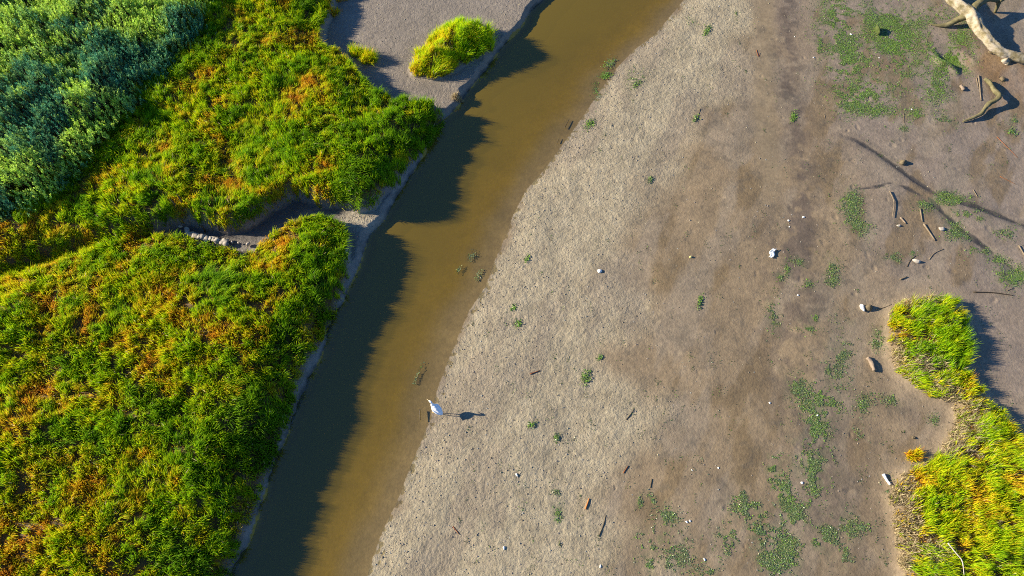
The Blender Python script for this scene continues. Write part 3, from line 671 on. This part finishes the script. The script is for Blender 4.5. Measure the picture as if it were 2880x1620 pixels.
# stray scraps washed all over the flat
for _ in range(560):
    px, py = rng.uniform(1150, 2560), rng.uniform(0, 1449)
    x, y = at(px, py)
    if x < float(xR(np.array([y]))[0]) + .2: continue
    n = rng.integers(2, 18); s = rng.uniform(.04, .16)
    xs.append(x + rng.normal(0, s * .6, n)); ys_.append(y + rng.normal(0, s, n)); cs_.append(algcol(n, .3) * .6)
xs = np.concatenate(xs); ys_ = np.concatenate(ys_); cs_ = np.concatenate(cs_)
tag(link('algae_mat', fronds('algae_mat', xs, ys_, rng.uniform(.008, .024, len(xs)), cs_), M_ALGAE), 'patchy green algae film spread over the mud flats', 'algae', None, 'stuff')

def algae_tuft(px, py, rx, ry, n, label, bright=.6, water=False):
    x, y = at(px, py); z = max(float(height(np.array([x]), np.array([y]))[0]), 0)
    k = 8; cx = rng.normal(0, .3, k); cy = rng.normal(0, .3, k); w = rng.integers(0, k, n); sp = rng.uniform(.25, .42, k)[w]
    u_, v_ = cx[w] + rng.normal(0, 1, n) * sp, cy[w] + rng.normal(0, 1, n) * sp
    X_ = x + rx * u_ + .35 * ry * v_ ; Y_ = y + ry * v_
    me = fronds('algae_tuft', X_, Y_, rng.uniform(.012, .036, n), algcol(n, bright), (x, y, z), .035, np.stack([x + rx * 1.3 * np.cos(np.arange(11) * .571) + .35 * ry * np.sin(np.arange(11) * .571), y + ry * 1.1 * np.sin(np.arange(11) * .571)], 1))
    if water:
        v = np.zeros(len(me.vertices) * 3, np.float32); me.vertices.foreach_get('co', v); v = v.reshape(-1, 3); v[:, 2] = np.maximum(v[:, 2], .006 + .02 * rng.uniform(0, 1, len(v))); me.vertices.foreach_set('co', v.ravel())
    tag(link('algae_tuft', me, M_ALGAE, loc=(x, y, z)), label, 'algae', 'algae tufts on the mud')
algae_tuft(1532, 160, .22, .28, 230, 'dark green algae clump floating at the creek margin, upper half of the pair', .35, True)
algae_tuft(1523, 190, .25, .20, 260, 'bright green algae clump at the creek margin, lower half of the pair', .8, True)
algae_tuft(1781, 80, .16, .34, 220, 'long leaning green algae tuft on pale mud near the top')
algae_tuft(1600, 216, .20, .24, 130, 'ragged dull green algae tuft on pale mud right of the floating pair', .3)
algae_tuft(1482, 313, .20, .26, 190, 'bright green algae tuft by the upper creek edge, on crumbly mud', .8)
algae_tuft(1747, 303, .12, .20, 110, 'green algae tuft at the foot of a thin dark twig', .5)
algae_tuft(1993, 297, .13, .30, 170, 'upright oval green algae tuft beside the smooth wet lane', .8)
algae_tuft(1634, 458, .12, .18, 80, 'small grey-green algae tuft halfway between the creek and the wet lane', .2)
algae_tuft(1757, 763, .10, .26, 140, 'narrow leaning green algae tuft on brown mud in the middle of the flat', .6)
algae_tuft(1474, 950, .14, .28, 170, 'green algae tuft trailing down right of the egret, in the mid flat', .6)
algae_tuft(1508, 902, .08, .12, 80, 'compact bright green algae tuft above the trailing one', .7)
algae_tuft(1292, 776, .08, .12, 60, 'little bright green algae tuft near the creek edge, upper of several', .9)
algae_tuft(1304, 818, .10, .14, 70, 'little green algae tuft near the creek edge, lower of several', .8)
algae_tuft(1327, 652, .06, .16, 60, 'thin green algae tuft on pale crumbly mud beside the creek bend', .8)
algae_tuft(1338, 1073, .13, .13, 80, 'olive green algae tuft right of the egret shadow', .5)
algae_tuft(1402, 1103, .10, .15, 80, 'dark green algae tuft below and right of the olive one', .3)
algae_tuft(1187, 643, .10, .22, 60, 'dark weed strand in the shallows left of the creek bend, upper one', .05, True)
algae_tuft(1154, 680, .08, .14, 45, 'dark weed clot in the shallows left of the creek bend, lower one', .05, True)
algae_tuft(1052, 942, .06, .28, 60, 'dark oval weed in the shallows above the egret', .05, True)
algae_tuft(1205, 692, .10, .22, 40, 'thin dark weed scraps at the creek margin by the bend', .05, True)
algae_tuft(2540, 338, .22, .16, 150, 'dark green algae tuft at the right edge below the curved branch', .5)

# ------------------------------------------------------------------ crumbs of dried mud
def crumbs():
    n = 120000
    x = rng.uniform(-7, 14, n); y = rng.uniform(1, 24, n)
    p = rough_field(x, y) * (x > xR(y) + .08)
    rim = np.exp(-((x - xR(y) - .55) / .55) ** 2)
    k = (rng.uniform(0, 1, n) < np.clip(p * (.32 + .65 * rim) + .06 * (x > xR(y) + .3), 0, 1)) & (look(FD, x, y) < 0); x, y = x[k], y[k]
    tm = int(5000); tx = rng.uniform(-8, 2, tm); ty = rng.uniform(YTOP - .5, 24, tm)
    k = (tx < xL(ty) - .1) & (look(FA, tx, ty) < -.1) & (look(FC, tx, ty) < -.1); x = np.concatenate([x, tx[k]]); y = np.concatenate([y, ty[k]])
    sx, sy = at(905, 548, .3); ex_ = sx + rng.normal(0, .4, 900); ey_ = sy + rng.normal(0, .22, 900); k = np.maximum(look(FA, ex_, ey_), look(FB, ex_, ey_)) < -.02; x = np.concatenate([x, ex_[k]]); y = np.concatenate([y, ey_[k]])
    n = len(x); s = rng.gamma(2.2, .0058, n).clip(.005, .030)
    z = height(x, y)
    base = np.array([[1, 0, 0], [0, 1, 0], [-1, 0, 0], [0, -1, 0], [0, 0, .75]], float)
    V = base[None] * s[:, None, None] * rng.uniform(.55, 1.3, (n, 5, 1)) + np.stack([x, y, z - .004 + .1 * s], 1)[:, None]
    ang = rng.uniform(0, 1.57, n)
    o = (np.arange(n) * 5)[:, None]
    Fi = (o[:, :, None] + np.array([[0, 1, 4], [1, 2, 4], [2, 3, 4], [3, 0, 4]])[None]).reshape(-1)
    pals = .66 * np.array([[.46, .41, .31], [.42, .35, .28], [.36, .32, .28], [.30, .25, .18], [.52, .46, .30], [.40, .40, .36]])
    cc = pals[rng.integers(0, 6, n)] * rng.uniform(.75, 1.15, n)[:, None]
    return mesh_from(V.reshape(-1, 3), Fi, np.arange(n * 4) * 3, 'mud_crumbs', np.repeat(cc, 5, axis=0))
tag(link('mud_crumbs', crumbs(), M_CRUMB), 'crumbs of dried mud and shell grit on the flats', 'mud crumbs', None, 'stuff')

# ------------------------------------------------------------------ fallen trunk
def log_thing():
    bx, by = at(2500, 112, .2); bz = gz(bx, by); org = np.array([bx, by, bz])
    e = bpy.data.objects.new('fallen_trunk', None); C.objects.link(e); e.location = tuple(org)
    tag(e, 'large bleached fallen tree trunk with broken limbs across the top right corner', 'tree trunk')
    def q(px, py, z): x, y = at(px, py, z); return np.array([x, y, z])
    P = [q(2330, -70, .80), q(2375, -25, .74), q(2412, 12, .68), q(2446, 42, .62), q(2462, 72, .56), q(2488, 104, .48), q(2520, 130, .38), q(2562, 146, .29), q(2640, 165, .25), q(2720, 190, .24)]
    link('trunk', tube('trunk', np.array(P) - org, [.155, .17, .19, .23, .19, .17, .16, .18, .16, .16], 36, 110, .16, 5, 1, .09), M_LOG, e)
    P = [q(2448, 40, .60), q(2428, 42, .52), q(2408, 50, .38), q(2385, 62, .22), q(2362, 64, .16), q(2335, 62, .12)]
    link('limb', tube('limb', np.array(P) - org, [.17, .12, .11, .09, .06, .02], 12, 30, .15, 8, 1, .08), M_BRANCH, e)
    P = [q(2446, 24, .66), q(2462, 8, .74), q(2485, -2, .74), q(2505, -1, .7), q(2512, 6, .55), q(2503, 32, .12)]
    link('limb', tube('limb', np.array(P) - org, [.14, .12, .11, .10, .08, .05], 12, 30, .15, 9, 1, .08), M_BRANCH, e)
    P = [q(2512, 2, .68), q(2535, -12, .75), q(2560, -40, .8)]
    link('limb', tube('limb', np.array(P) - org, [.10, .08, .06], 10, 14, .15, 10), M_BRANCH, e)
    P = [q(2527, 148, .26), q(2532, 158, .16), q(2528, 164, .1)]
    link('stub', tube('stub', np.array(P) - org, [.13, .12, .07], 10, 8, .2, 11), M_LOG, e)
log_thing()
def qb(px, py, z): x, y = at(px, py, z + .12); return np.array([x, y, gz(x, y) + z])
P = np.array([qb(2478, 200, .10), qb(2492, 212, .20), qb(2502, 228, .25), qb(2513, 240, .27), qb(2505, 252, .25), qb(2488, 262, .2), qb(2478, 273, .15), qb(2468, 286, .12), qb(2448, 296, .09), qb(2422, 306, .04)])
o_ = P.mean(0); o_[2] = P[:, 2].min() - .04
tag(link('curved_branch', tube('curved_branch', P - o_, [.065, .07, .075, .085, .075, .08, .07, .065, .055, .02], 14, 60, .22, 12, 1, .08), M_BRANCH, loc=tuple(o_)), 'thick greenish crooked branch lying on mud below the fallen trunk', 'branch')
lump(2203, 82, .13, mat_solid('mossy_green', [(.035, .05, .012), (.06, .085, .018), (.10, .09, .045)], 6, .9, .7), 'pointed algae-covered green lump rising in the upper algae patch', name='mossy_lump', cat='lump', group=None, sc=(.5, 1.5, 1.0), rot=.15)

# ------------------------------------------------------------------ sticks, litter, stones
stick([(2460, 192), (2466, 255)], .035, M_STICK, 'longer straight grey stick of a close pair left of the crooked branch')
stick([(2454, 198), (2459, 225)], .022, M_STICK, 'shorter straight grey stick of a close pair left of the crooked branch')
stick([(2236, 483), (2247, 512), (2243, 548)], .022, M_STICK, 'bent thin stick standing out of the mud above the gully patch', up=.03)
stick([(2313, 527), (2318, 560)], .03, M_STICK, 'upper straight brown stick in the green drainage channel')
stick([(2322, 566), (2350, 607)], .040, M_STICK, 'thick lower brown stick slanting across the green drainage channel')
stick([(2263, 549), (2277, 564)], .032, M_PINK, 'short pinkish stick left of the drainage channel')
stick([(2262, 705), (2280, 698)], .03, M_STICK, 'short brown stick above the long right grass clump')
stick([(2280, 672), (2290, 655), (2302, 645)], .014, M_DSTICK, 'thin dark curved twig beside a tan stone, mid right')
stick([(2336, 654), (2350, 638), (2372, 628)], .016, M_STICK, 'thin curved twig ending in green weed, mid right')
stick([(2446, 737), (2494, 738), (2546, 745)], .022, M_DSTICK, 'long thin dark stick lying near the right edge above the clump')
stick([(2530, 733), (2546, 727)], .018, M_STICK, 'tiny twig over the end of the long dark stick')
stick([(2506, 346), (2558, 399)], .012, M_RED, 'long fine reddish reed on mud at the right edge')
stick([(2513, 446), (2553, 466)], .010, M_RED, 'fine reddish reed below the longer one at the right edge')
stick([(2445, 480), (2456, 499)], .018, M_STICK, 'small stick beside the narrow drainage channel, right side')
stick([(2560, 620), (2578, 650)], .03, M_STICK, 'brown stick cut by the right edge of the picture')
stick([(2272, 288), (2273, 312)], .012, M_STICK, 'thin upright straw stick below the algae patch')
stick([(1762, 274), (1755, 298)], .012, M_DSTICK, 'thin dark twig leaning over a green algae tuft')
stick([(1903, 125), (1908, 141), (1912, 133)], .014, M_RED, 'small red forked reed on the smooth wet lane')
stick([(1333, 941), (1358, 932)], .020, M_RED, 'reddish stick on pale mud above right of the egret')
stick([(1473, 1281), (1482, 1254)], .030, M_ORANGE, 'bright orange strip of bark among dark weed, lower middle')
stick([(1139, 1324), (1155, 1344)], .016, M_RED, 'thin rusty reed on pale mud at the lower creek side')
stick([(1568, 1190), (1580, 1172)], .018, M_RED, 'dark red leaf stalk on brown mud, lower middle')
stick([(1506, 1350), (1518, 1320), (1524, 1296)], .014, M_DSTICK, 'thin dark curved twig, lower middle by the weed')
stick([(1636, 1227), (1640, 1205)], .016, M_DSTICK, 'short dark twig with weed beside it, lower middle')
stick([(1575, 1057), (1588, 1040), (1594, 1028)], .012, M_DSTICK, 'forked dark twig with a shadow, centre of the flat')
stick([(2219, 1194), (2226, 1206), (2236, 1221)], .050, M_WHITE, 'thick white bleached post lying left of the right grass clump', name='driftwood_post', cat='driftwood', taper=.9)
stick([(2180, 901), (2187, 911), (2192, 923), (2198, 934)], .075, M_PINK, 'chunky knobbly piece of driftwood left of the right grass clump', name='driftwood', cat='driftwood', taper=.85, rough=.4, seg=10)
stick([(2200, 780), (2222, 775), (2240, 768)], .014, M_STICK, 'thin twig running from the brown stone to the right grass clump')
stick([(2415, 218), (2423, 229)], .075, M_PINK, 'short pink block of driftwood left of the stick pair', name='driftwood', cat='driftwood', seg=8, rough=.35, taper=.9)
stick([(2072, 288), (2075, 300)], .012, M_STICK, 'short fine twig under the algae patch beside the wet lane')
stick([(2370, 1370), (2390, 1395), (2405, 1415), (2410, 1449)], .022, M_PALE, 'pale dead stalk lying over the right grass clump', name='dead_stalk', cat='stalk', group=None, up=.62)

# thin sticks standing in the creek shallows and by the margin
stick([(1055, 1027), (1056, 1054)], .022, M_DSTICK, 'dark slim stick in the shallows left of the egret', up=.10)
stick([(1421, 317), (1432, 295)], .018, M_DSTICK, 'dark stick in the shallows at the upper creek margin', up=.06)
stick([(1402, 355), (1407, 343)], .014, M_DSTICK, 'small dark stick below the other in the upper shallows', up=.05)

# leaning white pole in the shrubs
P = np.array([(*at(125, 413, 1.02), 1.02), (*at(153, 313, 1.25), 1.25)]); o_ = P.mean(0)
tag(link('pole', tube('pole', P - o_, [.024, .016], 8, 4, .05, 3), M_STICK, loc=tuple(o_)), 'slim grey pole lying across the shrub thicket', 'pole')

lump(1509, 682, .07, M_WHITE, 'small white stone with green weed, alone on the middle of the flat', rot=.4)
lump(2181, 777, .13, M_STONE, 'rounded brown stone right of a white slab', rot=.2)
lump(2166, 777, .11, M_WHITE, 'narrow white slab standing beside a brown stone', name='slab', cat='slab', group=None, sc=(.42, 1.2, .7), rot=.2)
lump(2259, 570, .055, M_PALE, 'small pale round stone below the pinkish stick')
lump(2365, 580, .08, M_PALE, 'pale stone right of the drainage channel sticks')
lump(2303, 660, .085, M_PALE, 'tan stone at the end of a dark curved twig', rot=1.2, sc=(.7, 1.2, .7))
lump(2270, 412, .12, M_STONE, 'tan lump beside the narrow drainage channel', rot=.3, sc=(1, .9, .7))
lump(2489, 137, .09, M_STONE, 'dark stone by the foot of the fallen trunk')
lump(2296, 1102, .05, M_STONE, 'tiny brown stone near the orange grass tuft')
lump(2520, 203, .10, M_STONE, 'brown stone right of the top of the crooked branch')
lump(1737, 648, .05, mat_solid('yellow_shell', [(.55, .42, .12), (.7, .6, .3)], 20, .6, .2), 'small yellowish shell beside weed, right of the middle', name='shell', cat='shell', group='shells and white scraps')
lump(2055, 1076 - 30, .03, M_WHITE, 'tiny white shell on green algae, lower right', name='shell', cat='shell', group='shells and white scraps')
SH = [(1300, 1195, .055, 'white shell cluster on pale mud below the egret'), (1268, 1379, .065, 'oblong white shell near the bottom of the pale bar'), (2015, 1216, .055, 'white oval shell on algae near the bottom right'),
      (1935, 1015, .045, 'white shell on grey mud right of centre'), (1806, 1178, .04, 'white shell on brown mud, lower middle'), (1727, 1314, .05, 'left white shell of a touching pair, lower middle'), (1735, 1311, .045, 'right white shell of a touching pair, lower middle'),
      (2140, 88, .06, 'white shell in the algae patch, top right'), (2047, 145, .05, 'white shell on bare mud left of the algae patch'), (2020, 548, .06, 'white flake on mud right of the two white scraps'), (1983, 556, .055, 'upper white scrap in a short row on mud'),
      (1985, 572, .04, 'lower white scrap in a short row on mud'), (2292, 278, .045, 'white shell below the algae patch near the right'), (2210, 148, .035, 'small white shell in the middle of the algae patch'), (1771, 1408, .05, 'white shell among dark weed at the bottom'), (1510, 1425, .05, 'white shell on brown mud at the bottom centre'), (1999, 93, .03, 'tiny white shell beside the wet lane, top'),
      (1809, 15, .035, 'tiny white shell near the top edge'), (1740, 1184, .03, 'tiny white shell, lower middle of the brown mud'), (2006, 745, .045, 'thin white shell right of weed in mid flat')]
for (px, py, s, lab) in SH: lump(px, py, s * .72, M_WHITE, lab, name='shell', cat='shell', group='shells and white scraps', sc=(1, .7, .45), rot=px * .7)
# crumpled plastic scrap
def scrap():
    x, y = at(1939, 643); z = gz(x, y); V = []; 
    for j_ in range(7):
        for i_ in range(5):
            u, v = (i_ / 4 - .5) * .16, (j_ / 6 - .5) * .30
            V.append((u + .03 * math.sin(j_ * 1.3) + v * .45, v + .02 * math.sin(i_ * 2), .02 + .035 * abs(math.sin(i_ * 1.7 + j_ * 1.1)) + random.uniform(0, .02)))
    q = np.array([j_ * 5 + i_ for j_ in range(6) for i_ in range(4)])
    me = mesh_from(np.array(V), np.stack([q, q + 1, q + 6, q + 5], 1).ravel(), np.arange(len(q)) * 4, 'plastic_scrap')
    o = link('plastic_scrap', me, M_PLASTIC, loc=(x, y, z)); md = o.modifiers.new('thickness', 'SOLIDIFY'); md.thickness = .006
    tag(o, 'crumpled bluish white plastic scrap on brown mud', 'litter')
scrap()
# pale clods along the gully edge
CL = [(462, 580, .06), (578, 615, .06), (590, 619, .045), (606, 620, .035), (631, 624, .07)]
P = np.array([(*at(px, py, .34), .34) for px, py in [(464, 578), (480, 588), (497, 596), (515, 600), (534, 603), (552, 607), (566, 612)]]); o_ = P.mean(0)
P = spline(P, 40); P[:, :2] += rng.normal(0, .025, (40, 2)); P[:, 2] += rng.normal(0, .02, 40)
tag(link('mud_ledge', tube('mud_ledge', P - o_, list(rng.uniform(.07, .11, 9)), 18, 150, .20, 77, .65, .05), M_PALE, loc=tuple(o_)), 'pale sunlit crumbling ledge of dry mud along the shaded gully', 'ledge')
for px, py, h_ in [(470, 560, .42), (487, 552, .5), (520, 590, .3), (545, 575, .35), (560, 590, .3)]:
    x, y = at(px, py, .1); z = gz(x, y); me = tube('root', [(0, 0, -.05), (.03, .02, h_ * .6), (-.04 + .02 * (px % 5), .05, h_)], [.035, .025, .012], 7, 10, .2, px)
    tag(link('root', me, M_DSTICK, loc=(x, y, z)), 'dark dead root standing up in the shaded gully', 'root', 'dead roots in the gully')
for i_, (px, py, s) in enumerate(CL):
    x, y = at(px, py, .3)
    lump(px, py, s, M_PALE, 'pale crumbling mud clod in the row along the shaded gully', name='mud_clod', cat='mud clod', group='pale clods along the gully', sc=(1.1, .8, .8), rot=i_, z=.30)

# ------------------------------------------------------------------ egret
def egret():
    x, y = at(1230 * .8944, 1161 * .8944); z = gz(x, y)
    e = bpy.data.objects.new('egret', None); C.objects.link(e); e.location = (x, y, z); e.rotation_euler = (0, 0, math.atan2(.62, -.78))
    tag(e, 'white egret standing at the creek edge, facing the water', 'bird')
    UP = .04
    sp = [(-.225, 0, .235), (-.185, 0, .262), (-.10, 0, .305), (-.005, 0, .35), (.075, 0, .395), (.120, 0, .44), (.132, 0, .49), (.125, 0, .55), (.138, 0, .60), (.172, 0, .622), (.208, 0, .615), (.23, 0, .609)]
    sp = [(a_, b_, c_ + UP) for a_, b_, c_ in sp]
    b = tube('body', sp, [.010, .030, .066, .084, .078, .054, .032, .024, .024, .030, .020, .009], 16, 60, 0)
    link('body', b, M_FEATHER, e)
    for s in (-1, 1):
        w = tube('wing', [(.09, s * .060, .445), (.015, s * .080, .405), (-.10, s * .064, .345), (-.215, s * .026, .282)], [.018, .046, .042, .008], 10, 20, 0, 0, .5)
        link('wing', w, M_FEATHER, e)
        ey = tube('eye', [(.187, s * .024, .665), (.187, s * .031, .665)], [.006, .004], 8, 3); link('eye', ey, M_EYE, e)
        fx_ = .06 if s > 0 else -.06
        lg = tube('leg', [(-.01, s * .03, .33), (-.03, s * .034, .175), (fx_, s * .04, .012)], [.013, .009, .008], 8, 14); lo = link('leg', lg, M_LEG, e)
        V = []
        F_ = None
        ft = [tube('foot', [(fx_, s * .04, .012), (fx_ + .07 * math.cos(a_), s * .04 + .07 * math.sin(a_), .008)], [.010, .006], 6, 4) for a_ in (0, .6, -.6, math.pi)]
        bm_v, bm_f, bm_l = [], [], []
        for f in ft:
            vo = len(bm_v); bm_v += [tuple(v.co) for v in f.vertices]
            for p in f.polygons: bm_l.append(len(bm_f)); bm_f += [vo + k for k in p.vertices]
        link('foot', mesh_from(np.array(bm_v), bm_f, bm_l, 'foot', None, True), M_FOOT, lo)
    link('bill', tube('bill', [(.225, 0, .650), (.27, 0, .642), (.315, 0, .634)], [.010, .007, .002], 8, 10), M_BILL, e)
egret()
print('blades', tot)
